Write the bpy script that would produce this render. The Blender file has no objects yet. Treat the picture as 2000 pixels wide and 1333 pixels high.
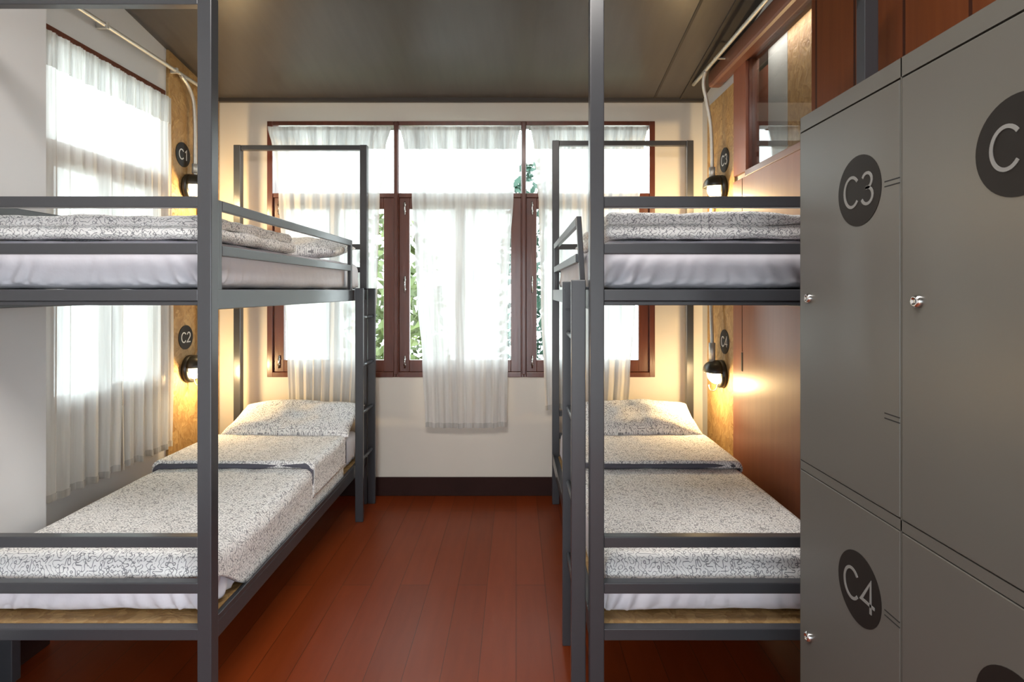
import bpy, bmesh, math, random
from mathutils import Vector, Matrix, noise

random.seed(7)
S = bpy.context.scene
COL = S.collection
H = 1.48            # eye height above the floor

# ------------------------------------------------------------------ camera
cam_d = bpy.data.cameras.new('camera')
cam_d.sensor_width = 36.0
cam_d.lens = 36.0 * 1110.0 / 2000.0
cam_d.shift_x = -0.004
cam_d.shift_y = -0.0498
cam_d.clip_start = 0.02
cam_d.clip_end = 200
cam = bpy.data.objects.new('camera', cam_d)
COL.objects.link(cam)
cam.location = (0, 0, H)
cam.rotation_euler = (math.pi / 2, 0, 0)
S.camera = cam

# ------------------------------------------------------------------ view, world
S.view_settings.view_transform = 'Standard'
S.view_settings.look = 'None'
S.view_settings.gamma = 1
S.view_settings.use_curve_mapping = False
S.view_settings.exposure = 0.56
try:
    S.cycles.use_denoising = True
    S.cycles.denoiser = 'OPENIMAGEDENOISE'
    S.cycles.max_bounces = 14
    S.cycles.diffuse_bounces = 7
    S.cycles.transparent_max_bounces = 24
    S.cycles.sample_clamp_indirect = 8
    S.cycles.caustics_reflective = False
    S.cycles.caustics_refractive = False
except Exception:
    pass
w = bpy.data.worlds.new('overcast_sky')
S.world = w
w.use_nodes = True
wn = w.node_tree
wn.nodes['Background'].inputs[0].default_value = (0.87, 0.945, 1.0, 1)
wn.nodes['Background'].inputs[1].default_value = 5.6

def area(name, loc, rot, sx, sy, power, color):
    l = bpy.data.lights.new(name, 'AREA')
    l.shape = 'RECTANGLE'
    l.size = sx; l.size_y = sy
    l.energy = power; l.color = color
    o = bpy.data.objects.new(name, l)
    COL.objects.link(o)
    o.location = loc; o.rotation_euler = rot
    return o
# fill light added high over the aisle, out of view; no fixture known
area('aisle_fill_light', (-0.35, 0.7, 3.25), (0, 0, 0), 1.8, 0.8, 58, (1.0, 0.95, 0.90))
area('lobby_fill_light', (1.452, 3.0, 2.93), (0, 0, 0), 0.07, 0.8, 2.0, (1.0, 0.92, 0.85))  # added light, brightens the boards behind the interior window

# ------------------------------------------------------------------ materials
def mat(name):
    m = bpy.data.materials.new(name)
    m.use_nodes = True
    nt = m.node_tree
    return m, nt, nt.nodes['Principled BSDF']

def N(nt, kind, **kw):
    n = nt.nodes.new(kind)
    for k, v in kw.items():
        if k.startswith('i_'):
            n.inputs[k[2:].replace('_', ' ')].default_value = v
        else:
            setattr(n, k, v)
    return n

def math_n(nt, op, a=None, b=None, clamp=False):
    n = nt.nodes.new('ShaderNodeMath'); n.operation = op; n.use_clamp = clamp
    for i, x in enumerate((a, b)):
        if x is None: continue
        if isinstance(x, (int, float)): n.inputs[i].default_value = x
        else: nt.links.new(x, n.inputs[i])
    return n.outputs[0]

def mixc(nt, f, a, b, mode='MIX'):
    n = nt.nodes.new('ShaderNodeMix'); n.data_type = 'RGBA'; n.blend_type = mode
    for i, x in ((0, f), (6, a), (7, b)):
        if isinstance(x, (int, float)): n.inputs[i].default_value = x
        elif isinstance(x, tuple): n.inputs[i].default_value = (*x, 1) if len(x) == 3 else x
        else: nt.links.new(x, n.inputs[i])
    return n.outputs[2]

def bump(nt, p, h, dist=0.002, strength=1.0):
    b = nt.nodes.new('ShaderNodeBump')
    b.inputs['Distance'].default_value = dist
    b.inputs['Strength'].default_value = strength
    nt.links.new(h, b.inputs['Height'])
    nt.links.new(b.outputs[0], p.inputs['Normal'])

def simple(name, col, rough=0.5, metal=0.0, spec=0.5, nscale=0, nvar=0.0, bmp=0.0, coat=0.0, stretch=(1, 1, 1)):
    m, nt, p = mat(name)
    p.inputs['Base Color'].default_value = (*col, 1)
    p.inputs['Roughness'].default_value = rough
    p.inputs['Metallic'].default_value = metal
    p.inputs['Specular IOR Level'].default_value = spec
    p.inputs['Coat Weight'].default_value = coat
    p.inputs['Coat Roughness'].default_value = 0.12
    if nscale:
        tc = N(nt, 'ShaderNodeTexCoord')
        mp = N(nt, 'ShaderNodeMapping'); mp.inputs['Scale'].default_value = stretch
        nt.links.new(tc.outputs['Object'], mp.inputs[0])
        no = N(nt, 'ShaderNodeTexNoise', i_Scale=nscale, i_Detail=5.0)
        nt.links.new(mp.outputs[0], no.inputs['Vector'])
        d = tuple(c * (1 - nvar) for c in col); l = tuple(min(1, c * (1 + nvar)) for c in col)
        nt.links.new(mixc(nt, no.outputs[0], d, l), p.inputs['Base Color'])
        if bmp: bump(nt, p, no.outputs[0], bmp)
    return m

M = {}
M['wall_back'] = simple('cream_plaster', (0.70, 0.65, 0.57), 0.85, nscale=3, nvar=0.05, bmp=0.002)
M['wall_left'] = simple('pale_plaster', (0.60, 0.60, 0.60), 0.85, nscale=2.5, nvar=0.04, bmp=0.002)
M['metal'] = simple('grey_powder_coat', (0.042, 0.044, 0.050), 0.28, 0.0, 0.7, nscale=60, nvar=0.06)
M['locker'] = simple('locker_enamel', (0.088, 0.084, 0.074), 0.33, 0.0, 0.5, nscale=4, nvar=0.04)
M['black'] = simple('black_vinyl', (0.010, 0.008, 0.007), 0.5, 0, 0.22, nscale=30, nvar=0.1)
M['gap'] = simple('shadow_gap_black', (0.006, 0.006, 0.006), 0.8, nscale=30, nvar=0.1)  # near-black for slots and upper deck; painted-in shade behind locker doors
M['letter'] = simple('grey_lettering', (0.17, 0.168, 0.16), 0.6, 0, 0.3, nscale=30, nvar=0.05)
M['letter_w'] = simple('white_lettering', (0.66, 0.65, 0.62), 0.5, nscale=30, nvar=0.05)
M['chrome'] = simple('chrome', (0.75, 0.75, 0.75), 0.15, 1.0, nscale=50, nvar=0.05)
M['galv'] = simple('galvanised_steel', (0.60, 0.59, 0.55), 0.42, 0.55, nscale=40, nvar=0.15)
M['sash'] = simple('red_brown_timber', (0.105, 0.026, 0.012), 0.30, nscale=6, nvar=0.35, bmp=0.001, coat=0.3, stretch=(8, 8, 1))
M['beam'] = simple('red_beam_paint', (0.19, 0.075, 0.045), 0.38, nscale=5, nvar=0.25, coat=0.2, stretch=(6, 1, 6))
M['base'] = simple('dark_skirting', (0.028, 0.010, 0.008), 0.7, 0, 0.2, nscale=5, nvar=0.3)
M['ceiling_trim'] = simple('dark_trim', (0.05, 0.042, 0.036), 0.65, nscale=10, nvar=0.2)
M['sheet'] = simple('white_cotton_sheet', (0.72, 0.71, 0.77), 0.9, nscale=9, nvar=0.03, bmp=0.006)
M['lamp'] = simple('lamp_black_enamel', (0.022, 0.020, 0.014), 0.35, nscale=20, nvar=0.2)
M['bark'] = simple('bark', (0.10, 0.07, 0.05), 0.9, nscale=12, nvar=0.4, bmp=0.01)
M['ground'] = simple('ground_soil_grass', (0.16, 0.17, 0.11), 0.95, nscale=3, nvar=0.3)
M['greywall'] = simple('grey_wall_paint', (0.40, 0.42, 0.40), 0.8, nscale=3, nvar=0.05)

def leafm(name, a, b):
    m, nt, p = mat(name)
    tc = N(nt, 'ShaderNodeTexCoord')
    no = N(nt, 'ShaderNodeTexNoise', i_Scale=3.0, i_Detail=6.0)
    nt.links.new(tc.outputs['Object'], no.inputs['Vector'])
    nt.links.new(mixc(nt, no.outputs[0], a, b), p.inputs['Base Color'])
    p.inputs['Roughness'].default_value = 0.6
    return m
M['leaf'] = leafm('leaf_green', (0.03, 0.07, 0.02), (0.18, 0.21, 0.06))
M['leaf2'] = leafm('leaf_teal', (0.01, 0.035, 0.022), (0.03, 0.09, 0.06))

def osb():
    m, nt, p = mat('strand_board')
    tc = N(nt, 'ShaderNodeTexCoord')
    vo = N(nt, 'ShaderNodeTexVoronoi', i_Scale=34.0)
    mp = N(nt, 'ShaderNodeMapping'); mp.inputs['Scale'].default_value = (1, 1.3, 0.45)
    no0 = N(nt, 'ShaderNodeTexNoise', i_Scale=7.0, i_Detail=3.0)
    nt.links.new(tc.outputs['Object'], no0.inputs['Vector'])
    ad = N(nt, 'ShaderNodeVectorMath', operation='MULTIPLY_ADD')
    nt.links.new(no0.outputs['Color'], ad.inputs[0]); ad.inputs[1].default_value = (0.25, 0.25, 0.25)
    nt.links.new(tc.outputs['Object'], ad.inputs[2])
    nt.links.new(ad.outputs[0], mp.inputs[0]); nt.links.new(mp.outputs[0], vo.inputs['Vector'])
    no = N(nt, 'ShaderNodeTexNoise', i_Scale=45.0, i_Detail=6.0)
    nt.links.new(mp.outputs[0], no.inputs['Vector'])
    c1 = mixc(nt, vo.outputs['Color'], (0.30, 0.165, 0.055), (0.62, 0.42, 0.18))
    c2 = mixc(nt, math_n(nt, 'MULTIPLY', no.outputs[0], 0.8, True), c1, (0.28, 0.15, 0.05))
    nt.links.new(c2, p.inputs['Base Color'])
    p.inputs['Roughness'].default_value = 0.55
    bump(nt, p, vo.outputs['Distance'], 0.003)
    return m
M['osb'] = osb()

def floor_m():
    m, nt, p = mat('red_floor_boards')
    tc = N(nt, 'ShaderNodeTexCoord')
    mp = N(nt, 'ShaderNodeMapping'); mp.inputs['Rotation'].default_value = (0, 0, math.pi / 2)
    nt.links.new(tc.outputs['Object'], mp.inputs[0])
    br = N(nt, 'ShaderNodeTexBrick', i_Scale=1.0)
    br.inputs['Brick Width'].default_value = 1.9
    br.inputs['Row Height'].default_value = 0.145
    br.inputs['Mortar Size'].default_value = 0.0012
    br.inputs['Mortar Smooth'].default_value = 0.0
    br.inputs['Color1'].default_value = (0.230, 0.034, 0.005, 1)
    br.inputs['Color2'].default_value = (0.175, 0.026, 0.004, 1)
    br.inputs['Mortar'].default_value = (0.018, 0.005, 0.003, 1)
    nt.links.new(mp.outputs[0], br.inputs['Vector'])
    no = N(nt, 'ShaderNodeTexNoise', i_Scale=5.0, i_Detail=6.0)
    mp2 = N(nt, 'ShaderNodeMapping'); mp2.inputs['Scale'].default_value = (6, 0.6, 1)
    nt.links.new(tc.outputs['Object'], mp2.inputs[0]); nt.links.new(mp2.outputs[0], no.inputs['Vector'])
    c = mixc(nt, 0.35, br.outputs['Color'], mixc(nt, no.outputs[0], (0.07, 0.014, 0.004), (0.24, 0.055, 0.015)))
    nt.links.new(c, p.inputs['Base Color'])
    n3 = N(nt, 'ShaderNodeTexNoise', i_Scale=2.2, i_Detail=4.0)
    nt.links.new(tc.outputs['Object'], n3.inputs['Vector'])
    mr = N(nt, 'ShaderNodeMapRange'); mr.inputs['To Min'].default_value = 0.24; mr.inputs['To Max'].default_value = 0.42
    nt.links.new(n3.outputs[0], mr.inputs[0]); nt.links.new(mr.outputs[0], p.inputs['Roughness'])
    p.inputs['Specular IOR Level'].default_value = 0.22
    h = math_n(nt, 'SUBTRACT', math_n(nt, 'MULTIPLY', no.outputs[0], 0.25), br.outputs['Fac'])
    bump(nt, p, h, 0.0015)
    return m
M['floor'] = floor_m()

def ceil_m():
    m, nt, p = mat('grey_ceiling_board')
    tc = N(nt, 'ShaderNodeTexCoord')
    no = N(nt, 'ShaderNodeTexNoise', i_Scale=3.0, i_Detail=5.0)
    mp = N(nt, 'ShaderNodeMapping'); mp.inputs['Scale'].default_value = (7, 0.7, 1)
    nt.links.new(tc.outputs['Object'], mp.inputs[0]); nt.links.new(mp.outputs[0], no.inputs['Vector'])
    nt.links.new(mixc(nt, no.outputs[0], (0.070, 0.062, 0.056), (0.10, 0.088, 0.080)), p.inputs['Base Color'])
    p.inputs['Roughness'].default_value = 0.34
    bump(nt, p, no.outputs[0], 0.001)
    return m
M['ceiling'] = ceil_m()

def plank_m():
    m, nt, p = mat('varnished_wall_planks')
    tc = N(nt, 'ShaderNodeTexCoord')
    sp = N(nt, 'ShaderNodeSeparateXYZ'); nt.links.new(tc.outputs['Object'], sp.inputs[0])
    t = math_n(nt, 'DIVIDE', math_n(nt, 'ADD', sp.outputs[1], 8 * 0.285 - 1.655), 0.285)
    fr = math_n(nt, 'FRACT', t)
    idx = math_n(nt, 'FLOOR', t)
    wn_ = N(nt, 'ShaderNodeTexWhiteNoise', noise_dimensions='1D'); nt.links.new(idx, wn_.inputs['W'])
    no = N(nt, 'ShaderNodeTexNoise', i_Scale=4.0, i_Detail=6.0)
    mp = N(nt, 'ShaderNodeMapping'); mp.inputs['Scale'].default_value = (1, 9, 0.6)
    nt.links.new(tc.outputs['Object'], mp.inputs[0]); nt.links.new(mp.outputs[0], no.inputs['Vector'])
    a = mixc(nt, wn_.outputs[0], (0.08, 0.014, 0.004), (0.13, 0.036, 0.009))
    b = mixc(nt, no.outputs[0], (0.05, 0.010, 0.003), (0.16, 0.05, 0.013))
    c = mixc(nt, 0.5, a, b)
    edge = math_n(nt, 'LESS_THAN', fr, 0.05)
    nt.links.new(mixc(nt, edge, c, (0.03, 0.007, 0.003)), p.inputs['Base Color'])
    p.inputs['Roughness'].default_value = 0.5
    p.inputs['Specular IOR Level'].default_value = 0.2
    bump(nt, p, math_n(nt, 'SUBTRACT', 1.0, edge), 0.004)
    return m
M['plank'] = plank_m()

def panel_m():
    m, nt, p = mat('varnished_brown_panel')
    tc = N(nt, 'ShaderNodeTexCoord')
    no = N(nt, 'ShaderNodeTexNoise', i_Scale=3.0, i_Detail=6.0)
    mp = N(nt, 'ShaderNodeMapping'); mp.inputs['Scale'].default_value = (1, 8, 0.5)
    nt.links.new(tc.outputs['Object'], mp.inputs[0]); nt.links.new(mp.outputs[0], no.inputs['Vector'])
    nt.links.new(mixc(nt, no.outputs[0], (0.20, 0.060, 0.030), (0.29, 0.095, 0.048)), p.inputs['Base Color'])
    p.inputs['Roughness'].default_value = 0.48
    p.inputs['Specular IOR Level'].default_value = 0.5
    p.inputs['Coat Weight'].default_value = 0.30; p.inputs['Coat Roughness'].default_value = 0.25
    return m
M['panel'] = panel_m()

def squiggle(name, base, ink, extra=None):
    """cotton printed with dark meandering worm lines; UV is in metres"""
    m, nt, p = mat(name)
    uv = N(nt, 'ShaderNodeUVMap')
    sp = N(nt, 'ShaderNodeSeparateXYZ'); nt.links.new(uv.outputs[0], sp.inputs[0])
    no = N(nt, 'ShaderNodeTexNoise', i_Scale=74.0, i_Detail=0.0)
    nt.links.new(uv.outputs[0], no.inputs['Vector'])
    f = math_n(nt, 'ABSOLUTE', math_n(nt, 'SUBTRACT', no.outputs[0], 0.5))
    n1 = N(nt, 'ShaderNodeTexNoise', i_Scale=36.0, i_Detail=0.0)
    of = N(nt, 'ShaderNodeVectorMath', operation='ADD'); of.inputs[1].default_value = (7.3, 3.1, 5.0)
    nt.links.new(uv.outputs[0], of.inputs[0]); nt.links.new(of.outputs[0], n1.inputs['Vector'])
    g = math_n(nt, 'GREATER_THAN', math_n(nt, 'ABSOLUTE', math_n(nt, 'SUBTRACT', n1.outputs[0], 0.5)), 0.018)
    line = math_n(nt, 'MULTIPLY', math_n(nt, 'LESS_THAN', f, 0.052), g)
    nt.links.new(mixc(nt, math_n(nt, 'MULTIPLY', line, 0.80), base, ink), p.inputs['Base Color'])
    p.inputs['Roughness'].default_value = 0.92
    n2 = N(nt, 'ShaderNodeTexNoise', i_Scale=14.0, i_Detail=3.0)
    nt.links.new(uv.outputs[0], n2.inputs['Vector'])
    bump(nt, p, n2.outputs[0], 0.006)
    return m
M['duvet'] = squiggle('squiggle_print_cotton', (0.93, 0.92, 0.91), (0.14, 0.14, 0.16))
M['duvet_back'] = squiggle('squiggle_print_reverse', (0.32, 0.32, 0.36), (0.04, 0.04, 0.06))

def curtain_m(name, trans=0.22, tl=0.55):
    m, nt, p = mat(name)
    nt.nodes.remove(p)
    out = nt.nodes['Material Output']
    tr = N(nt, 'ShaderNodeBsdfTransparent')
    tl_ = N(nt, 'ShaderNodeBsdfTranslucent'); tl_.inputs[0].default_value = (0.90, 0.91, 0.90, 1)
    df = N(nt, 'ShaderNodeBsdfDiffuse'); df.inputs[0].default_value = (0.84, 0.82, 0.78, 1)
    m1 = N(nt, 'ShaderNodeMixShader'); m1.inputs[0].default_value = tl
    nt.links.new(df.outputs[0], m1.inputs[1]); nt.links.new(tl_.outputs[0], m1.inputs[2])
    m2 = N(nt, 'ShaderNodeMixShader')
    tc = N(nt, 'ShaderNodeTexCoord')
    mp = N(nt, 'ShaderNodeMapping'); mp.inputs['Scale'].default_value = (1, 1, 0.03)
    nt.links.new(tc.outputs['Object'], mp.inputs[0])
    no = N(nt, 'ShaderNodeTexNoise', i_Scale=70.0, i_Detail=3.0)
    nt.links.new(mp.outputs[0], no.inputs['Vector'])
    mr = N(nt, 'ShaderNodeMapRange')
    mr.inputs['From Min'].default_value = 0.3; mr.inputs['From Max'].default_value = 0.7
    mr.inputs['To Min'].default_value = 1 - trans * 1.5; mr.inputs['To Max'].default_value = 1 - trans * 0.5
    nt.links.new(no.outputs[0], mr.inputs[0]); nt.links.new(mr.outputs[0], m2.inputs[0])
    n3 = N(nt, 'ShaderNodeTexNoise', i_Scale=26.0, i_Detail=4.0)
    mp3 = N(nt, 'ShaderNodeMapping'); mp3.inputs['Scale'].default_value = (1, 1, 0.05)
    nt.links.new(tc.outputs['Object'], mp3.inputs[0]); nt.links.new(mp3.outputs[0], n3.inputs['Vector'])
    mr3 = N(nt, 'ShaderNodeMapRange'); mr3.inputs['From Min'].default_value = 0.35; mr3.inputs['From Max'].default_value = 0.65
    nt.links.new(n3.outputs[0], mr3.inputs[0])
    nt.links.new(mixc(nt, mr3.outputs[0], (0.46, 0.47, 0.47), (0.86, 0.87, 0.87)), tl_.inputs[0])
    nt.links.new(tr.outputs[0], m2.inputs[1]); nt.links.new(m1.outputs[0], m2.inputs[2])
    nt.links.new(m2.outputs[0], out.inputs[0])
    return m
M['curtain'] = curtain_m('sheer_white_voile', 0.05, 0.36)
M['heading'] = curtain_m('sheer_white_voile_hem', 0.25, 0.60)

def glass_m(name, tint=(1, 1, 1), refl=1.0):
    m, nt, p = mat(name)
    nt.nodes.remove(p)
    out = nt.nodes['Material Output']
    tr = N(nt, 'ShaderNodeBsdfTransparent'); tr.inputs[0].default_value = (*tint, 1)
    gl = N(nt, 'ShaderNodeBsdfGlossy'); gl.inputs['Roughness'].default_value = 0.01
    lw = N(nt, 'ShaderNodeLayerWeight')
    sch = math_n(nt, 'ADD', math_n(nt, 'MULTIPLY', math_n(nt, 'POWER', lw.outputs['Facing'], 5.0), 0.96), 0.04)
    mx = N(nt, 'ShaderNodeMixShader')
    tc = N(nt, 'ShaderNodeTexCoord')
    no = N(nt, 'ShaderNodeTexNoise', i_Scale=1.5)
    nt.links.new(tc.outputs['Object'], no.inputs['Vector'])
    f = math_n(nt, 'MULTIPLY', sch, math_n(nt, 'ADD', math_n(nt, 'MULTIPLY', no.outputs[0], 0.05), refl), True)
    nt.links.new(f, mx.inputs[0]); nt.links.new(tr.outputs[0], mx.inputs[1]); nt.links.new(gl.outputs[0], mx.inputs[2])
    nt.links.new(mx.outputs[0], out.inputs[0])
    return m
M['glass'] = glass_m('window_glass', (0.97, 1.0, 0.98))
M['glass_in'] = glass_m('interior_window_glass', (0.9, 0.9, 0.9), 1.4)

def lens_m():
    m, nt, p = mat('glowing_lamp_lens')
    p.inputs['Base Color'].default_value = (0.9, 0.85, 0.75, 1)
    p.inputs['Emission Color'].default_value = (1.0, 0.80, 0.46, 1)
    p.inputs['Emission Strength'].default_value = 5.0
    p.inputs['Roughness'].default_value = 0.2
    return m
M['lens'] = lens_m()

# ------------------------------------------------------------------ mesh helpers
ORG = {}
class MB:
    def __init__(s): s.v = []; s.f = []; s.uv = []; s.smooth = False
    def box(s, x0, x1, y0, y1, z0, z1):
        n = len(s.v)
        s.v += [(x, y, z) for x in (x0, x1) for y in (y0, y1) for z in (z0, z1)]
        for q in ((0, 1, 3, 2), (4, 6, 7, 5), (0, 4, 5, 1), (2, 3, 7, 6), (0, 2, 6, 4), (1, 5, 7, 3)):
            s.f.append(tuple(n + i for i in q))
        return s
    def hexa(s, p):      # 8 points in the order of box()
        n = len(s.v); s.v += [tuple(a) for a in p]
        for q in ((0, 1, 3, 2), (4, 6, 7, 5), (0, 4, 5, 1), (2, 3, 7, 6), (0, 2, 6, 4), (1, 5, 7, 3)):
            s.f.append(tuple(n + i for i in q))
        return s
    def grid(s, pts, uvs=None, closed_u=False, closed_v=False):
        nv = len(pts); nu = len(pts[0]); n = len(s.v)
        for r in pts: s.v += [tuple(a) for a in r]
        for j in range(nv - (0 if closed_v else 1)):
            for i in range(nu - (0 if closed_u else 1)):
                a = n + j * nu + i; b = n + j * nu + (i + 1) % nu
                c = n + ((j + 1) % nv) * nu + (i + 1) % nu; d = n + ((j + 1) % nv) * nu + i
                s.f.append((a, b, c, d))
                if uvs: s.uv.append([uvs[j][i], uvs[j][i + 1], uvs[j + 1][i + 1], uvs[j + 1][i]])
        return s
    def tube(s, path, r, seg=10, cap=True):
        path = [Vector(p) for p in path]
        rs = r if isinstance(r, (list, tuple)) else [r] * len(path)
        rings = []
        up = None
        for i, p in enumerate(path):
            t = (path[min(i + 1, len(path) - 1)] - path[max(i - 1, 0)]).normalized()
            if up is None:
                up = Vector((0, 0, 1)) if abs(t.z) < 0.9 else Vector((1, 0, 0))
            a = (up - t * up.dot(t)).normalized(); up = a
            b = t.cross(a)
            rings.append([p + (a * math.cos(k * 2 * math.pi / seg) + b * math.sin(k * 2 * math.pi / seg)) * rs[i] for k in range(seg)])
        n = len(s.v)
        s.grid(rings, closed_u=True)
        if cap:
            s.f.append(tuple(n + k for k in range(seg))[::-1])
            m = n + (len(rings) - 1) * seg
            s.f.append(tuple(m + k for k in range(seg)))
        return s
    def build(s, name, m, parent=None, bevel=0.0, smooth=False, solid=0.0, sub=0):
        o0 = Vector(ORG.get(parent.name, (0, 0, 0))) if parent else Vector((0, 0, 0))
        me = bpy.data.meshes.new(name)
        me.from_pydata([tuple(Vector(v) - o0) for v in s.v], [], s.f)
        me.update()
        if s.uv and len(s.uv) == len(me.polygons):
            ul = me.uv_layers.new(name='UVMap')
            for p, us in zip(me.polygons, s.uv):
                for li, u in zip(p.loop_indices, us): ul.data[li].uv = u
        bm = bmesh.new(); bm.from_mesh(me)
        bmesh.ops.recalc_face_normals(bm, faces=bm.faces)
        bm.to_mesh(me); bm.free()
        ms = m if isinstance(m, (list, tuple)) else [m]
        for k in ms: me.materials.append(M[k])
        if smooth:
            for p in me.polygons: p.use_smooth = True
        o = bpy.data.objects.new(name, me)
        COL.objects.link(o)
        if parent:
            o.parent = parent
            ORG[o.name] = tuple(o0)
        if bevel:
            b = o.modifiers.new('bevel', 'BEVEL'); b.width = bevel; b.segments = 2
            b.limit_method = 'ANGLE'
        if solid:
            b = o.modifiers.new('solid', 'SOLIDIFY'); b.thickness = solid; b.offset = 0
        if sub:
            b = o.modifiers.new('sub', 'SUBSURF'); b.levels = sub; b.render_levels = sub
        return o

def tag(o, label=None, cat=None, group=None, kind=None):
    if label: o['label'] = label
    if cat: o['category'] = cat
    if group: o['group'] = group
    if kind: o['kind'] = kind
    return o

def thing(name, loc, label, cat, group=None):
    o = bpy.data.objects.new(name, None); COL.objects.link(o)
    o.location = loc; o.empty_display_size = 0.1
    ORG[o.name] = tuple(loc)
    return tag(o, label, cat, group)

def struct(name, mb, m, **kw):
    return tag(mb.build(name, m, **kw), kind='structure')

def B(*a): return MB().box(*a)

# ------------------------------------------------------------------ the room
YB = 4.10; XL = -2.146; XLN = -1.965; XR = 1.345; YR = -1.9
WT = 0.12
def zc(y): return H + 1.374 + 0.169 * (YB - y)
WZ0, WZ1 = H - 0.628, H + 1.218      # window opening

struct('floor', B(XL - 1.2, XR + 0.9, YR - 0.2, YB + WT, -0.08, 0.0), 'floor')
mb = MB().hexa([(x, y, zc(y) + dz) for x in (XL - WT, XR + 0.9) for y in (YR - 0.2, YB + WT) for dz in (0, 0.08)])
struct('ceiling', mb, 'ceiling')
# joints and cover strips of the ceiling sheets run down the slope
def strip(x0, x1, y0, y1, t):
    return MB().hexa([(x, y, zc(y) - dz) for x in (x0, x1) for y in (y0, y1) for dz in (t, -0.002)])
struct('trim_1', strip(0.985, 1.0, -1.8, YB - 0.02, 0.005), 'ceiling_trim')
struct('trim_2', strip(1.172, 1.184, -1.8, YB - 0.03, 0.012), 'ceiling_trim')
struct('trim_3', strip(1.184, XR, -1.8, YB - 0.03, 0.006), 'ceiling_trim')
struct('trim_4', MB().box(XL, XR, YB - 0.03, YB, zc(YB) - 0.022, zc(YB) + 0.02), 'ceiling_trim', bevel=0.003)

# back wall with one wide opening
wx0, wx1 = -1.795, 1.001
mb = MB()
mb.box(XL - WT, wx0, YB, YB + WT, 0, zc(YB) + 0.05)
mb.box(wx1, XR + WT, YB, YB + WT, 0, zc(YB) + 0.05)
mb.box(wx0, wx1, YB, YB + WT, 0, WZ0)
mb.box(wx0, wx1, YB, YB + WT, WZ1, zc(YB) + 0.05)
struct('wall_back', mb, 'wall_back')
# left wall: recessed bay with the window, nearer part stands 18 cm proud
ly0, ly1 = 2.54, 3.47
mb = MB()
def sl(x0, x1, y0, y1, z0=None, z1=None):
    # box whose top follows the ceiling when z1 is None
    pts = []
    for x in (x0, x1):
        for y in (y0, y1):
            for k in (0, 1):
                pts.append((x, y, (z0 or 0.0) if k == 0 else (zc(y) + 0.05 if z1 is None else z1)))
    return pts
mb.hexa(sl(XL - WT, XL, ly1, YB + 0.001))
mb.hexa(sl(XL - WT, XL, 2.37, ly0))
mb.hexa(sl(XL - WT, XL, ly0, ly1, WZ1, None))
mb.hexa(sl(XL - WT, XL, ly0, ly1, 0, WZ0))
mb.hexa(sl(XL - WT, XLN, YR, 2.376))
struct('wall_left', mb, 'wall_left')
# right wall, with a high interior window
iy0, iy1, iz0, iz1 = 2.565, 3.28, H + 0.69, H + 1.345
mb = MB()
mb.hexa(sl(XR, XR + 0.05, iy1, YB))
mb.hexa(sl(XR, XR + 0.05, 0.1, iy0))
mb.hexa(sl(XR, XR + 0.05, YR, -1.8))
mb.hexa(sl(XR, XR + 0.05, -1.8, 0.1, 2.05, None))  # unseen side opening, added so daylight fills the aisle side
mb.box(XR, XR + 0.05, -1.8, 0.1, 0, 0.35)
mb.hexa(sl(XR, XR + 0.05, iy0, iy1, iz1, None))
mb.box(XR, XR + 0.05, iy0, iy1, 0, iz0)
struct('wall_right', mb, 'wall_left')
# unseen rear wall behind the viewer; its opening is added to admit fill light
mb = MB()
mb.box(XL - WT, -1.2, YR - 0.12, YR, 0, 3.9)
mb.box(0.15, XR + 0.9, YR - 0.12, YR, 0, 3.9)
mb.box(-1.2, 0.15, YR - 0.12, YR, 2.1, 3.9)
struct('wall_rear', mb, 'wall_left')
# little lobby seen through the interior window
mb = MB()
mb.box(XR + 0.7, XR + 0.75, 1.9, YB, 0, 3.6)
mb.box(XR + 0.05, XR + 0.7, YB - 0.02, YB + 0.05, 0, 3.6)
mb.box(XR + 0.05, XR + 0.7, 1.9, 1.95, 0, 3.6)
mb.box(XR + 0.17, XR + 0.185, 3.175, 3.415, 0, 2.95)
struct('wall_lobby', mb, 'greywall')
struct('wall_lobby_timber', B(XR + 0.17, XR + 0.20, 3.42, YB - 0.03, 0, 2.84), 'panel')
tag(B(XR + 0.17, XR + 0.185, 2.0, 3.17, 0, 2.99).build('strand_board_panel', 'osb'),
    'brown strand board panel seen through the interior window above the lockers', 'wall panel')

struct('baseboard_back', B(XL, XR, YB - 0.018, YB, 0, H - 1.348), 'base', bevel=0.003)
struct('baseboard_left', B(XLN, XLN + 0.018, YR, 2.376, 0, 0.13), 'base', bevel=0.003)
struct('baseboard_right', B(XR - 0.018, XR, 3.46, YB - 0.02, 0, 0.13), 'base', bevel=0.003)

# strand board strips behind the berth lamps
mb = MB().hexa([(x, y, (0.0 if k == 0 else zc(y) - 0.002)) for x in (XL, XL + 0.014) for y in (3.485, YB - 0.02) for k in (0, 1)])
tag(mb.build('strand_board_panel', 'osb'), 'tall golden strand board panel in the left corner carrying discs C1 and C2', 'wall panel')
tag(B(XR - 0.014, XR, 3.465, 3.955, 0.0, H + 1.27).build('strand_board_panel', 'osb'),
    'tall strand board panel in the right corner carrying its C3 and C4 discs', 'wall panel')

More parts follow.
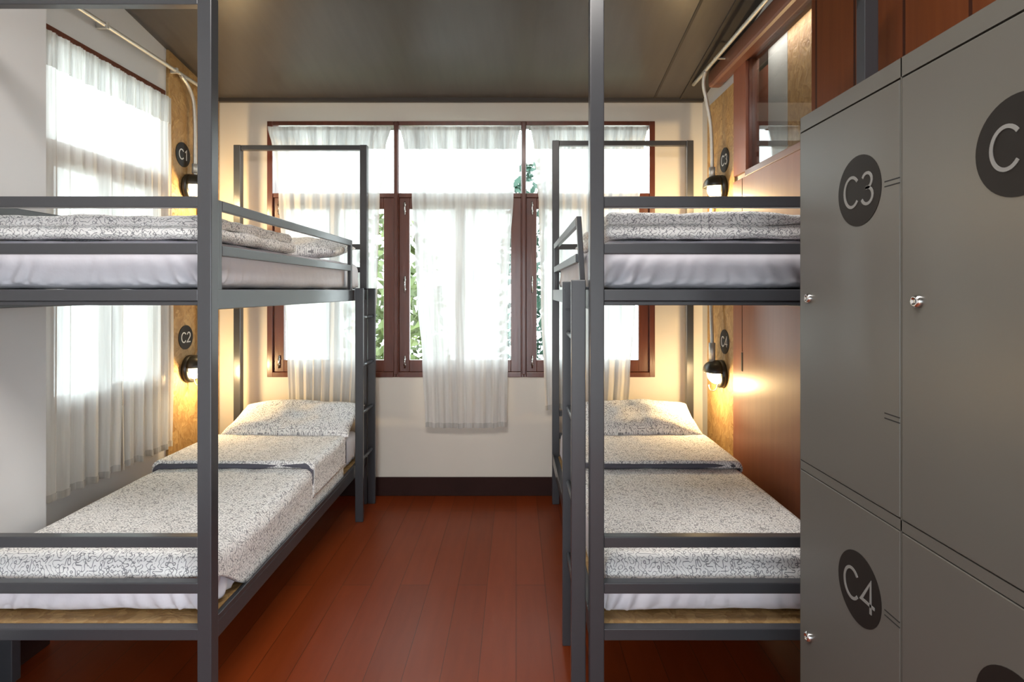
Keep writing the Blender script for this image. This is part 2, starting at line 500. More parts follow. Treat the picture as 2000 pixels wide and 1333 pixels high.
# right side timber work
struct('trim_5', B(XR - 0.085, XR - 0.0005, -1.8, 3.74, H + 1.325, H + 1.435), 'beam', bevel=0.02)
struct('trim_6', B(XR - 0.02, XR, 3.28, 3.463, H + 0.69, H + 1.325), 'panel')
struct('trim_7', B(XR - 0.026, XR + 0.05, iy0 - 0.06, iy1, H + 0.655, H + 0.692), 'beam', bevel=0.003)
d = B(XR - 0.022, XR, 2.56, 3.463, 0.0, H + 0.655)
dr = struct('door_1', d, 'panel')
B(XR - 0.0245, XR - 0.021, 3.318, 3.334, H - 0.475, H - 0.365).build('door_handle', 'gap', dr)
B(XR - 0.0232, XR - 0.021, 3.324, 3.328, H - 0.36, H + 0.655).build('board_joint', 'base', dr)
mb = MB().hexa(sl(XR - 0.016, XR, 0.1, 2.556))
struct('wall_right_planks', mb, 'plank')
wi = struct('window_5', MB().box(XR - 0.004, XR + 0.052, iy1 - 0.012, iy1, iz0, iz1).box(XR - 0.004, XR + 0.052, iy0, iy0 + 0.012, iz0, iz1)
            .box(XR - 0.004, XR + 0.052, iy0, iy1, iz1 - 0.012, iz1), 'sash')
B(XR + 0.012, XR + 0.016, iy0 + 0.012, iy1 - 0.012, iz0, iz1 - 0.012).build('pane', 'glass_in', wi)

# ------------------------------------------------------------------ windows
def window(n, place, a0, a1, fl=0.04, fr_=0.04):
    """place(u, d, z) -> world; u along wall, d depth into the wall (0 = room face)."""
    def bx(mb, u0, u1, d0, d1, z0, z1):
        return mb.hexa([place(u, dd, z) for u in (u0, u1) for dd in (d0, d1) for z in (z0, z1)])
    fr = MB()
    zt = WZ1
    bx(fr, a0, a0 + fl, -0.006, 0.10, WZ0, zt)
    bx(fr, a1 - fr_, a1, -0.006, 0.10, WZ0, zt)
    bx(fr, a0 + fl, a1 - fr_, -0.006, 0.10, zt - 0.03, zt)
    bx(fr, a0 + fl, a1 - fr_, -0.010, 0.10, WZ0, WZ0 + 0.036)
    bx(fr, a0 + fl, a1 - fr_, 0.0, 0.09, H + 0.668, H + 0.70)
    root = struct('window_%d' % n, fr, 'sash', bevel=0.003)
    i0, i1 = a0 + fl, a1 - fr_
    g = MB(); bx(g, i0, i1, 0.045, 0.049, H + 0.70, zt - 0.03); g.build('pane', 'glass', root)
    mid = (i0 + i1) / 2
    z0, z1 = WZ0 + 0.036, H + 0.668
    for k, (s0, s1) in enumerate(((i0, mid - 0.001), (mid + 0.001, i1))):
        s = MB()
        wo = 0.075
        wl = wo if k == 0 else 0.034; wr = 0.034 if k == 0 else wo
        bx(s, s0, s0 + wl, 0.012, 0.05, z0, z1)
        bx(s, s1 - wr, s1, 0.012, 0.05, z0, z1)
        bx(s, s0 + wl, s1 - wr, 0.012, 0.05, z1 - 0.08, z1)
        bx(s, s0 + wl, s1 - wr, 0.012, 0.05, z0, z0 + 0.085)
        so = s.build('sash', 'sash', root, bevel=0.003)
        g = MB(); bx(g, s0 + wl, s1 - wr, 0.030, 0.034, z0 + 0.085, z1 - 0.08); g.build('pane', 'glass', so)
        if k == 0:
            uc = s0 + 0.042
            for (za, zb) in ((H + 0.545, H + 0.64), (H - 0.02, H + 0.10), (H - 0.565, H - 0.475)):
                b = MB()
                b.tube([place(uc, 0.004, za), place(uc, 0.004, zb)], 0.006, 8)
                bx(b, uc - 0.008, uc + 0.008, 0.0, 0.0125, za + 0.02, za + 0.03)
                bx(b, uc - 0.008, uc + 0.008, 0.0, 0.0125, zb - 0.03, zb - 0.02)
                b.build('bolt', 'chrome', so, smooth=True)
    return root
pb = lambda u, d, z: (u, YB + d, z)
window(1, pb, -1.795, -0.8645, 0.04, 0.0185)
window(2, pb, -0.8645, 0.0555, 0.0185, 0.0185)
window(3, pb, 0.0555, 1.001, 0.0185, 0.04)
pl = lambda u, d, z: (XL - d, u, z)
window(4, pl, ly0, ly1)
# slim cover strips over the joints between the bays
for i, x in enumerate((-0.8645, 0.0555)):
    struct('trim_%d' % (8 + i), B(x - 0.013, x + 0.013, YB - 0.020, YB - 0.006, WZ0 + 0.02, WZ1 - 0.01), 'sash', bevel=0.004)

# ------------------------------------------------------------------ outdoors
struct('ground', B(-18, 18, -18, 26, -3.2, -3.1), 'ground')
def tree(x, y, z0, ht, rad, n, leafmat, label, seed):
    random.seed(seed)
    t = thing('garden_tree', (x, y, z0), label, 'tree')
    p = [(x, y, z0), (x + 0.1, y, z0 + ht * 0.3), (x - 0.1, y + 0.1, z0 + ht * 0.6), (x, y, z0 + ht * 0.9)]
    MB().tube(p, [0.14, 0.11, 0.08, 0.03], 8).build('trunk', 'bark', t, smooth=True)
    lf = MB()
    for i in range(n):
        while True:
            q = Vector((random.uniform(-1, 1), random.uniform(-1, 1), random.uniform(-1, 1)))
            if 0.15 < q.length < 1: break
        if noise.noise(q * 3 + Vector((seed, 0, 0))) < -0.12: continue
        c = Vector((x, y, z0 + ht * 0.62)) + Vector((q.x * rad, q.y * rad, q.z * ht * 0.42))
        a = Vector((random.gauss(0, 1), random.gauss(0, 1), random.gauss(0, 1))).normalized()
        b = a.cross(Vector((random.gauss(0, 1), random.gauss(0, 1), random.gauss(0, 1)))).normalized()
        L = random.uniform(0.07, 0.14); W = L * 0.45
        k = len(lf.v)
        lf.v += [tuple(c - a * L), tuple(c + b * W), tuple(c + a * L), tuple(c - b * W)]
        lf.f.append((k, k + 1, k + 2, k + 3))
    lf.build('foliage', leafmat, t)
tree(-1.75, 8.2, -3.1, 5.6, 0.75, 2600, 'leaf', 'sunlit yellow green tree glimpsed through the gaps beside the left end wall curtain', 3)
tree(0.28, 9.6, -3.1, 6.6, 0.6, 1800, 'leaf2', 'dark blue green tree glimpsed right of the middle curtain', 9)
tree(-7.2, 5.2, -3.1, 5.2, 0.9, 1600, 'leaf', 'tree outside the side window behind the left hand curtains', 12)

# ------------------------------------------------------------------ curtains
def curtain(label, place, rows, folds, amp, seed, group, heading=0.16, gap=0.0):
    """rows: list of (z, u_left, u_right) top to bottom, interpolated."""
    def edge(z):
        for k in range(len(rows) - 1):
            (za, la, ra), (zb, lb, rb) = rows[k], rows[k + 1]
            if z <= za + 1e-6 and z >= zb - 1e-6:
                t = (za - z) / max(1e-6, za - zb); t = t * t * (3 - 2 * t)
                return la + (lb - la) * t, ra + (rb - ra) * t
        return rows[-1][1], rows[-1][2]
    zt, zb = rows[0][0], rows[-1][0]
    nu, nz = 120, 60
    def pt(s, z, off=0.0, lift=0.0):
        l, r = edge(z)
        t = (zt - z) / (zt - zb)
        a = amp * (0.35 + 0.65 * min(1, t * 2.5))
        ph = folds * (s + 0.04 * noise.noise(Vector((s * 3, seed, t * 1.2))))
        d = a * math.sin(2 * math.pi * ph + seed) + 0.5 * a * noise.noise(Vector((s * folds * 1.7, t * 1.5, seed)))
        d += 0.35 * a * math.sin(2 * math.pi * ph * 2.3 + seed * 2)
        hem = 0.006 * noise.noise(Vector((s * 9, seed, 4))) * t
        return place(l + (r - l) * s, -0.066 - d * 0.9 - off, z + hem * 3)
    t0 = rows[0]
    root = thing('curtain', place((t0[1] + t0[2]) / 2, -0.04, zb), label, 'curtain', group)
    g = MB()
    g.grid([[pt(i / nu, zt + (zb - zt) * j / nz) for i in range(nu + 1)] for j in range(nz + 1)])
    g.build('panel', 'curtain', root, smooth=True)
    h = MB()
    h.grid([[pt(i / nu, zt - heading * j / 8, 0.004 + 0.003 * math.sin(i * 1.3)) for i in range(nu + 1)] for j in range(9)])
    h.build('heading', 'heading', root, smooth=True)
    h = MB()
    h.grid([[pt(i / nu, zb + 0.035 * (1 - j / 2), 0.003) for i in range(nu + 1)] for j in range(3)])
    h.build('hem', 'heading', root, smooth=True)
    rod = MB()
    ua, ub = t0[1] - 0.012, t0[2] + 0.012
    rod.tube([place(ua, -0.036, zt - 0.014), place(ub, -0.036, zt - 0.014)], 0.005, 8)
    rod.build('curtain_wire', 'galv', root, smooth=True)
    return root
f = 273.4
def R(rows): return [(H + (567 - y) / f, (a - 1008) / f, (b - 1008) / f) for y, a, b in rows]
pc = lambda u, d, z: (u, YB - 0.006 + d, z)
curtain('sheer white curtain gathered over the left bay of the end wall windows', pc,
        R([(250, 527, 766), (290, 536, 756), (345, 541, 752), (380, 548, 744), (560, 560, 740), (700, 566, 730), (800, 568, 722)]), 9, 0.012, 1.3, 'end wall curtains')
curtain('sheer white curtain hanging in the middle of the end wall, over the aisle', pc,
        R([(250, 783, 1016), (285, 790, 1010), (330, 802, 1004), (380, 806, 1003), (490, 812, 996), (580, 816, 992), (700, 826, 992), (834, 832, 990)]), 8, 0.012, 4.1, 'end wall curtains')
curtain('sheer white curtain over the right bay of the end wall windows', pc,
        R([(250, 1036, 1262), (290, 1042, 1256), (345, 1047, 1252), (400, 1052, 1246), (600, 1056, 1238), (735, 1062, 1228), (800, 1064, 1224)]), 9, 0.012, 8.6, 'end wall curtains')
pcl = lambda u, d, z: (XL - 0.028 - d, u, z)
z = lambda k: H + k
curtain('sheer side window curtain half nearer the viewer, by the pale wall edge', pcl,
        [(z(1.172), 2.50, 3.02), (z(0.8), 2.50, 3.02), (z(0.2), 2.50, 3.018), (z(-0.5), 2.50, 3.016), (z(-0.96), 2.50, 3.01)], 6, 0.014, 2.2, 'side window curtains')
curtain('sheer side window curtain half nearer the strand board corner', pcl,
        [(z(1.17), 3.022, 3.475), (z(0.8), 3.022, 3.48), (z(0.2), 3.024, 3.482), (z(-0.5), 3.026, 3.483), (z(-0.96), 3.03, 3.475)], 6, 0.014, 6.7, 'side window curtains')

# ------------------------------------------------------------------ bunk beds
PW = 0.048
def bunk(x0, x1, y0, y1, top, aisle, guard, label):
    """aisle = +1 when the aisle side is x1, -1 when it is x0"""
    t = thing('bunk_bed', ((x0 + x1) / 2, y0, 0), label, 'bunk bed')
    for px in (x0, x1 - PW):
        for py in (y0, y1 - PW):
            B(px, px + PW, py, py + PW, 0.0, H + top).build('post', 'metal', t, bevel=0.003)
    a, b = x0 + PW, x1 - PW
    for (py0, py1) in ((y0 + 0.004, y0 + 0.040), (y1 - 0.040, y1 - 0.004)):
        B(a, b, py0, py1, H + top - 0.034, H + top).build('top_rail', 'metal', t, bevel=0.003)
        for zt_ in (0.318, 0.159, -0.837, -0.993):
            B(a, b, py0, py1, H + zt_ - 0.037, H + zt_).build('end_rail', 'metal', t, bevel=0.003)
        for zt_ in (0.002, -1.149):
            m_ = MB().box(a, b, py0, py1, H + zt_ - 0.039, H + zt_)
            if zt_ > -1:
                m_.box(a, b, py0 + 0.006, py1 - 0.004, H + zt_ - 0.054, H + zt_ - 0.039)
            m_.build('deck_beam', 'metal', t, bevel=0.0025)
    ya, yb = y0 + PW, y1 - PW
    for side in (0, 1):
        sx0, sx1 = (x0 + 0.003, x0 + 0.041) if side == 0 else (x1 - 0.041, x1 - 0.003)
        B(sx0, sx1, ya, yb, H - 0.068, H + 0.002).build('side_rail', 'metal', t, bevel=0.003)
        m_ = B(sx0, sx1, ya, yb, H - 1.205, H - 1.149)
        xi = sx0 if side == 0 else sx1 - 0.004
        m_.box(xi, xi + 0.004, ya, yb, H - 1.149, H - 1.128)
        m_.build('side_rail', 'metal', t, bevel=0.002)
        is_aisle = (side == 1) == (aisle > 0)
        g0, g1 = guard if is_aisle else (ya + 0.004, yb - 0.004)
        gm = MB()
        gx0, gx1 = (sx0 + 0.004, sx0 + 0.026) if side == 0 else (sx1 - 0.026, sx1 - 0.004)
        lean = 0.018 if (aisle < 0 and is_aisle) else 0.0
        for k, gy in enumerate((g0, g1 - 0.034)):
            le = lean if k == 0 else 0
            gm.hexa([(gx + (le if zz == 0 else 0), yy, H + (0.0 if zz == 0 else 0.315)) for gx in (gx0, gx1) for yy in (gy, gy + 0.034) for zz in (0, 1)])
        gm.box(gx0, gx1, g0 + 0.034, g1 - 0.034, H + 0.279, H + 0.315)
        gm.box(gx0, gx1, g0 + 0.034, g1 - 0.034, H + 0.120, H + 0.157)
        gm.build('guard_rail', 'metal', t, bevel=0.003)
    for zt_ in (-0.002, -1.149):
        B(x0 + 0.042, x1 - 0.042, y0 + 0.041, y1 - 0.041, H + zt_ - 0.018, H + zt_).build('deck_board', 'osb' if zt_ < -1 else 'gap', t)
        mm = MB()
        for k in range(4):
            yy = y0 + 0.35 + k * 0.44
            mm.box(x0 + 0.042, x1 - 0.042, yy, yy + 0.03, H + zt_ - 0.05, H + zt_ - 0.019)
        mm.build('cross_bearers', 'metal', t)
    return t
LX0, LX1 = -1.950, -1.030
RX0, RX1 = 0.250, 1.225
Y0, Y1 = 1.92, 3.967
lb = bunk(LX0, LX1, Y0, Y1, 1.003, +1, (1.972, 3.60), 'dark grey steel bunk bed along the left wall, ladder at its far end')
# short extra leg under the lower deck by the wall
B(LX0 + 0.003, LX0 + 0.06, 2.13, 2.17, 0.0, H - 1.205).build('support_leg', 'metal', lb, bevel=0.003)
rb = bunk(RX0, RX1, Y0, Y1, 1.034, -1, (2.42, 3.88), 'dark grey steel bunk bed at right, half hidden by the lockers')

def ladder(x0, x1, ya, yb, label, zt_=0.012, hook=1):
    t = thing('ladder', ((x0 + x1) / 2, (ya + yb) / 2, 0), label, 'ladder')
    for yy in (ya, yb - 0.025):
        s = B(x0, x1, yy, yy + 0.025, 0.0, H + zt_).build('stile', 'metal', t, bevel=0.003)
    for zz in (-0.18, -0.49, -0.80, -1.10):
        MB().tube([((x0 + x1) / 2, ya + 0.02, H + zz), ((x0 + x1) / 2, yb - 0.02, H + zz)], 0.011, 12).build('rung', 'metal', t, smooth=True)
    for yy in (ya + 0.03, yb - 0.036):
        xh = x0 - 0.02 if hook > 0 else x1 + 0.02
        m_ = B(min(x0 + 0.008, xh), max(x1 - 0.008, xh), yy, yy + 0.006, H + 0.004, H + 0.010)
        m_.box(x0 + 0.012, x1 - 0.006, yy, yy + 0.006, H - 0.075, H + 0.004)
        m_.build('hook', 'metal', t)
    return t
ladder(-1.026, -0.975, 3.62, 3.955, 'grey steel ladder hooked to the far end of the left bunk bed')
ladder(0.193, 0.2435, 1.985, 2.385, 'grey steel ladder at the near end of the right bunk bed', hook=-1, zt_=0.036)

# ------------------------------------------------------------------ bedding
def slab(x0, x1, y0, y1, z0, z1, r, seed=0, amp=0.004, pleat=0.0, nx=44, ny=80, nz=10, sag=0.0):
    """rounded, softly wrinkled box as one closed surface, with UV in metres"""
    m_ = MB()
    c = Vector(((x0 + x1) / 2, (y0 + y1) / 2, (z0 + z1) / 2))
    hx, hy, hz = (x1 - x0) / 2, (y1 - y0) / 2, (z1 - z0) / 2
    def shape(q):
        i = Vector((max(-hx + r, min(hx - r, q.x)), max(-hy + r, min(hy - r, q.y)), max(-hz + r, min(hz - r, q.z))))
        d = q - i
        nrm = d.normalized() if d.length > 1e-9 else Vector((0, 0, 1))
        p = i + nrm * r
        w_ = noise.noise((p + c) * 6 + Vector((seed, 0, 0))) * amp + noise.noise((p + c) * 17 + Vector((0, seed, 0))) * amp * 0.45
        if pleat and abs(nrm.z) < 0.6:
            s_ = p.x if abs(nrm.y) > abs(nrm.x) else p.y
            # gathered folds near the corners of the fitted sheet
            e = math.exp(-((hx - abs(p.x)) / 0.16) ** 2) if abs(nrm.y) > abs(nrm.x) else math.exp(-((hy - abs(p.y)) / 0.2) ** 2)
            low = max(0.0, min(1.0, (hz * 0.5 - p.z) / hz))
            w_ += pleat * (0.25 + e) * low * math.sin((s_ * 95 + p.z * 40 * (1 if s_ > 0 else -1)) + 3 * noise.noise(Vector((s_ * 8, seed, 2))))
        out = p + nrm * w_
        if q.z < -hz + 1e-6 or True:
            lift = 0.010 * (0.5 + 0.5 * noise.noise(Vector((p.x * 5, p.y * 5, seed + 9))))
            if sag and out.z < 0: out.z += lift * sag * (abs(out.z) / hz)
        return tuple(out + c)
    def face(fn, nu, nv, uvf):
        P = [[fn(i / nu, j / nv) for i in range(nu + 1)] for j in range(nv + 1)]
        m_.grid([[shape(q) for q in row] for row in P], [[uvf(q) for q in row] for row in P])
    L = lambda a, b, t: a + (b - a) * t
    # cluster samples toward the edges
    def E(h, t):
        s_ = 2 * t - 1
        s_ = math.copysign(1 - (1 - abs(s_)) ** 1.7, s_)
        return h * s_
    face(lambda a, b: Vector((E(hx, a), E(hy, b), hz)), nx, ny, lambda q: (q.x, q.y))
    face(lambda a, b: Vector((E(hx, a), E(hy, b), -hz)), nx, ny, lambda q: (q.x, q.y))
    face(lambda a, b: Vector((E(hx, a), -hy, E(hz, b))), nx, nz, lambda q: (q.x, q.z - hz - hy))
    face(lambda a, b: Vector((E(hx, a), hy, E(hz, b))), nx, nz, lambda q: (q.x, hy + hz - q.z))
    face(lambda a, b: Vector((-hx, E(hy, a), E(hz, b))), ny, nz, lambda q: (q.z - hz - hx, q.y))
    face(lambda a, b: Vector((hx, E(hy, a), E(hz, b))), ny, nz, lambda q: (hx + hz - q.z, q.y))
    return m_

def weld(o, d=0.0004):
    bm = bmesh.new(); bm.from_mesh(o.data)
    bmesh.ops.remove_doubles(bm, verts=bm.verts, dist=d)
    bmesh.ops.recalc_face_normals(bm, faces=bm.faces)
    bm.to_mesh(o.data); bm.free()
    return o

def mattress(x0, x1, zb, zt_, label, seed):
    m_ = slab(x0, x1, 2.002, 3.915, zb, zt_, 0.045, seed, 0.004, 0.010, nx=140, ny=90, nz=16, sag=1.2)
    return tag(weld(m_.build('mattress', 'sheet', smooth=True)), label, 'mattress', 'mattresses in white fitted sheets')
mattress(-1.895, -1.080, H - 1.1485, H - 0.966, 'white sheeted mattress on the lower berth of the left bunk bed', 1)
mattress(-1.895, -1.080, H - 0.0015, H + 0.178, 'white sheeted mattress on the upper berth of the left bunk bed', 2)
mattress(0.305, 1.172, H - 1.1485, H - 0.966, 'white sheeted mattress on the lower berth of the right bunk bed', 3)
mattress(0.305, 1.172, H - 0.0015, H + 0.178, 'white sheeted mattress on the upper berth of the right bunk bed', 4)

def drape(x0, x1, y0, y1, zt_, dl, dr_, df, db, seed, amp=0.006, r=0.035, flare=0.0, edge_fn=None, n=(110, 150)):
    """a cover lying on a box: flat on top, rolled over the edges and hanging down"""
    W = (x1 - x0) + dl + dr_; D = (y1 - y0) + df + db
    def roll(e):      # overhang -> (outward, down)
        if e <= 0: return 0, 0
        q = r * math.pi / 2
        if e < q:
            a = e / r; return r * math.sin(a), r * (1 - math.cos(a))
        return r + 0.05 * flare * (e - q), r + (e - q)
    P, U = [], []
    nx, ny = n
    for j in range(ny + 1):
        v = -df + D * j / ny
        row, ur = [], []
        for i in range(nx + 1):
            u = -dl + W * i / nx
            ks = min(1.0, max(0.0, v / 0.30)); ks = 0.28 + 0.72 * ks * ks * (3 - 2 * ks) if df > 0.03 else 1.0
            if u < 0: u *= ks
            elif u > x1 - x0: u = (x1 - x0) + (u - (x1 - x0)) * ks
            dfv = df * (1 + (edge_fn(i / nx) if edge_fn else 0))
            vv = v if v >= 0 else v * (dfv / max(df, 1e-6))
            Wt, Dt = x1 - x0, y1 - y0
            ex0, ex1 = -(u - r), (u - (Wt - r)); ey0, ey1 = -(vv - r), (vv - (Dt - r))
            ox, dx = (roll(ex0) if ex0 > 0 and dl > 0 else (0, 0)); sx = -1
            if ex1 > 0 and dr_ > 0: ox, dx = roll(ex1); sx = 1
            oy, dy = (roll(ey0) if ey0 > 0 and df > 0 else (0, 0)); sy = -1
            if ey1 > 0 and db > 0: oy, dy = roll(ey1); sy = 1
            cx = min(max(u, r if dl > 0 else u), (Wt - r) if dr_ > 0 else 1e9)
            cy = min(max(vv, r if df > 0 else vv), (Dt - r) if db > 0 else 1e9)
            down = max(dx, dy) + 0.15 * min(dx, dy)
            x = x0 + cx + sx * ox; y = y0 + cy + sy * oy
            w_ = amp * noise.noise(Vector((u * 2.6, vv * 2.0, seed))) + amp * 0.6 * noise.noise(Vector((u * 8, vv * 5, seed + 5)))
            w_ += amp * 0.35 * abs(noise.noise(Vector((u * 14, vv * 3.5, seed + 2))))
            z_ = zt_ - down
            if down < r: z_ += w_
            else:
                x += sx * abs(w_) * (1 if dx > dy else 0); y += sy * abs(w_) * (1 if dy >= dx else 0)
                z_ += w_ * 0.5
            row.append((x, y, z_)); ur.append((u, vv))
        P.append(row); U.append(ur)
    return MB().grid(P, U)

def duvet_flat(x0, x1, label, seed, dl, dr_, ef):
    root = thing('duvet', ((x0 + x1) / 2, 2.7, H - 0.95), label, 'duvet')
    m_ = drape(x0, x1, 1.990, 3.50, H - 0.940, dl, dr_, 0.062, 0.0, seed, 0.008, edge_fn=ef)
    m_.build('cover', 'duvet', root, smooth=True, solid=0.014)
    # turned back part of the cover, lying on top near the pillow
    m2 = drape(x0 - 0.006 , x1 + 0.006, 2.97, 3.52, H - 0.905, dl * 0.8, dr_ * 0.8, 0.018, 0.0, seed + 3, 0.006, r=0.016, n=(100, 60))
    m2.build('turned_back_fold', 'duvet', root, smooth=True, solid=0.016)
    # rolled edge and sewn hem following the section of the bed
    def section(y, zt_, off, rr, drops, wob):
        pts = [(x0 - off, zt_ - drops[0])]
        for k in range(7):
            a = math.pi - math.pi / 2 * k / 6
            pts.append((x0 - off + rr + rr * math.cos(a), zt_ - rr + rr * math.sin(a)))
        for k in range(1, 40): pts.append((x0 - off + rr + (x1 - x0 + 2 * off - 2 * rr) * k / 40, zt_))
        for k in range(7):
            a = math.pi / 2 - math.pi / 2 * k / 6
            pts.append((x1 + off - rr + rr * math.cos(a), zt_ - rr + rr * math.sin(a)))
        pts.append((x1 + off, zt_ - drops[1]))
        return [(p[0], y + wob * noise.noise(Vector((p[0] * 4, seed, 0))) , p[1] + 0.003 * noise.noise(Vector((p[0] * 7, 1, seed)))) for p in pts]
    MB().tube(section(2.968, H - 0.920, 0.006, 0.040, (dl * 0.8, dr_ * 0.8), 0.012), [0.005] + [0.006 + 0.0015 * k for k in range(7)] + [0.0135] * 39 + [0.015 - 0.0015 * k for k in range(7)] + [0.005], 12).build('fold_edge', 'duvet_back', root, smooth=True)
    MB().tube(section(3.522, H - 0.904, 0.014, 0.040, (dl * 0.8, dr_ * 0.8), 0.006), 0.0045, 8).build('hem', 'duvet_back', root, smooth=True)
    return root
duvet_flat(-1.885, -1.070, 'squiggle print duvet spread over the lower berth of the left bunk bed', 1.5, 0.05, 0.21,
           lambda s: 0.25 * math.sin(s * 5 + 0.6) - (0.35 if s > 0.86 else 0))
duvet_flat(0.318, 1.168, 'squiggle print duvet spread over the lower berth of the right bunk bed', 7.7, 0.21, 0.05,
           lambda s: 0.05 * math.sin(s * 4) - (0.4 * (0.1 - s) / 0.1 if s < 0.1 else 0))

def duvet_folded(x0, x1, z0, label, seed, h=0.046, y1=2.76):
    root = thing('folded_duvet', ((x0 + x1) / 2, 2.3, z0), label, 'duvet')
    a = slab(x0, x1, 1.988, y1, z0, z0 + h + 0.004, 0.022, seed, 0.008, nx=90, ny=60, nz=8)
    weld(a.build('lower_fold', 'duvet', root, smooth=True))
    b = slab(x0 + 0.006, x1 - 0.006, 1.994, y1 - 0.03, z0 + h, z0 + 2 * h, 0.022, seed + 4, 0.009, nx=90, ny=60, nz=8)
    weld(b.build('upper_fold', 'duvet', root, smooth=True))
    return root
duvet_folded(-1.90, -1.066, H + 0.180, 'squiggle print duvet folded at the foot of the upper left berth', 2.2, 0.042)
duvet_folded(0.312, 1.175, H + 0.182, 'squiggle print duvet folded at the foot of the upper right berth', 5.2, 0.046)

def pillow(cx, cy, cz, w_, d_, h, tilt, label, seed, yaw=0.0):
    N1, N2 = 48, 34
    m_ = MB()
    rot = Matrix.Rotation(yaw, 3, 'Z') @ Matrix.Rotation(tilt, 3, 'X')
    for sgn in (1, -1):
        P, U = [], []
        for j in range(N2 + 1):
            row, ur = [], []
            b = 2 * j / N2 - 1
            b_ = math.copysign(1 - (1 - abs(b)) ** 1.5, b)
            for i in range(N1 + 1):
                a = 2 * i / N1 - 1
                a_ = math.copysign(1 - (1 - abs(a)) ** 1.5, a)
                th = (max(0, 1 - abs(a_) ** 2.6) * max(0, 1 - abs(b_) ** 2.6)) ** 0.42
                # corners poke out a little, sides pull in
                px = a_ * w_ / 2 * (1 - 0.05 * (1 - b_ * b_)); py = b_ * d_ / 2 * (1 - 0.05 * (1 - a_ * a_))
                n_ = noise.noise(Vector((a_ * 2.2, b_ * 2.0, seed + sgn))) * 0.30 + noise.noise(Vector((a_ * 6, b_ * 5, seed))) * 0.05
                pz = sgn * h / 2 * th * (1 + n_) * (1.0 if sgn > 0 else 0.75)
                q = rot @ Vector((px, py, pz))
                row.append((cx + q.x, cy + q.y, cz + q.z)); ur.append((px, py))
            P.append(row); U.append(ur)
        m_.grid(P, U)
    o = m_.build('pillow', 'duvet', smooth=True)
    weld(o, 0.0006)
    return tag(o, label, 'pillow')
pillow(-1.435, 3.70, H - 0.848, 0.80, 0.40, 0.17, 0.30, 'plump squiggle print pillow on the lower left berth', 1)
pillow(0.795, 3.70, H - 0.846, 0.74, 0.40, 0.18, 0.32, 'plump squiggle print pillow on the lower right berth', 2)
pillow(-1.40, 3.55, H + 0.250, 0.68, 0.42, 0.14, 0.12, 'squiggle print pillow on the upper left berth', 3)
pillow(0.73, 3.55, H + 0.250, 0.68, 0.42, 0.14, 0.12, 'squiggle print pillow on the upper right berth, between guard rails', 4)

# ------------------------------------------------------------------ number discs
GL = {
    'C': [[(0.5 + 0.42 * math.cos(math.radians(a)), 0.5 + 0.5 * math.sin(math.radians(a))) for a in range(40, 321, 10)]],
    '1': [[(0.12, 0.78), (0.42, 1.0), (0.42, 0.0)]],
    '2': [[(0.12, 0.78)] + [(0.42 + 0.31 * math.cos(math.radians(a)), 0.70 + 0.30 * math.sin(math.radians(a))) for a in range(160, -41, -20)] + [(0.08, 0.0), (0.78, 0.0)]],
    '3': [[(0.40 + 0.29 * math.cos(math.radians(a)), 0.755 + 0.245 * math.sin(math.radians(a))) for a in range(155, -91, -20)] + [(0.33, 0.51)],
          [(0.40 + 0.34 * math.cos(math.radians(a)), 0.265 + 0.265 * math.sin(math.radians(a))) for a in range(102, -161, -20)]],
    '4': [[(0.62, 0.0), (0.62, 1.0), (0.05, 0.27), (0.85, 0.27)]],
}
def glyphs(m_, text, frame, c, u, size, th, out):
    """flat stroke letters: frame normal out, reading direction u (vectors)"""
    up = Vector((0, 0, 1))
    wx = lambda ch: 0.98 if ch == 'C' else (0.62 if ch == '1' else 0.78)
    x = -size * sum(wx(ch) for ch in text) / 2 + 0.02 * size
    for ch in text:
        for st in GL[ch]:
            pts = [Vector((x + p[0] * size * (0.98 if ch == 'C' else 0.86), (p[1] - 0.5) * size)) for p in st]
            # mitred ribbon
            Lp, Rp = [], []
            for i, p in enumerate(pts):
                t0 = (pts[i] - pts[max(i - 1, 0)]); t1 = (pts[min(i + 1, len(pts) - 1)] - pts[i])
                t0 = t0.normalized() if t0.length > 0 else t1.normalized()
                t1 = t1.normalized() if t1.length > 0 else t0
                t = (t0 + t1); t = t.normalized() if t.length > 1e-6 else t0
                nrm = Vector((-t.y, t.x))
                k = 1 / max(0.45, t.dot(t1))
                Lp.append(p + nrm * th / 2 * k); Rp.append(p - nrm * th / 2 * k)
            W3 = lambda q, o_: tuple(c + u * q.x + up * q.y + out * o_)
            n = len(m_.v)
            for a, b in zip(Lp, Rp):
                m_.v += [W3(a, 0.0), W3(b, 0.0), W3(a, 0.0012), W3(b, 0.0012)]
            for i in range(len(pts) - 1):
                k = n + 4 * i
                m_.f += [(k + 2, k + 3, k + 7, k + 6), (k, k + 2, k + 6, k + 4), (k + 1, k + 5, k + 7, k + 3), (k, k + 4, k + 5, k + 1)]
            m_.f += [(n, n + 1, n + 3, n + 2)]
            k = n + 4 * (len(pts) - 1); m_.f += [(k, k + 2, k + 3, k + 1)]
        x += size * wx(ch)
def disc(m_, c, u, out, r, t=0.002, seg=48):
    up = Vector((0, 0, 1))
    n = len(m_.v)
    for k in range(seg):
        a = 2 * math.pi * k / seg
        q = c + u * (r * math.cos(a)) + up * (r * math.sin(a))
        m_.v += [tuple(q), tuple(q + out * t)]
    for k in range(seg):
        a = n + 2 * k; b = n + 2 * ((k + 1) % seg)
        m_.f.append((a, b, b + 1, a + 1))
    m_.f.append(tuple(n + 2 * k + 1 for k in range(seg)))
    m_.f.append(tuple(n + 2 * k for k in range(seg))[::-1])

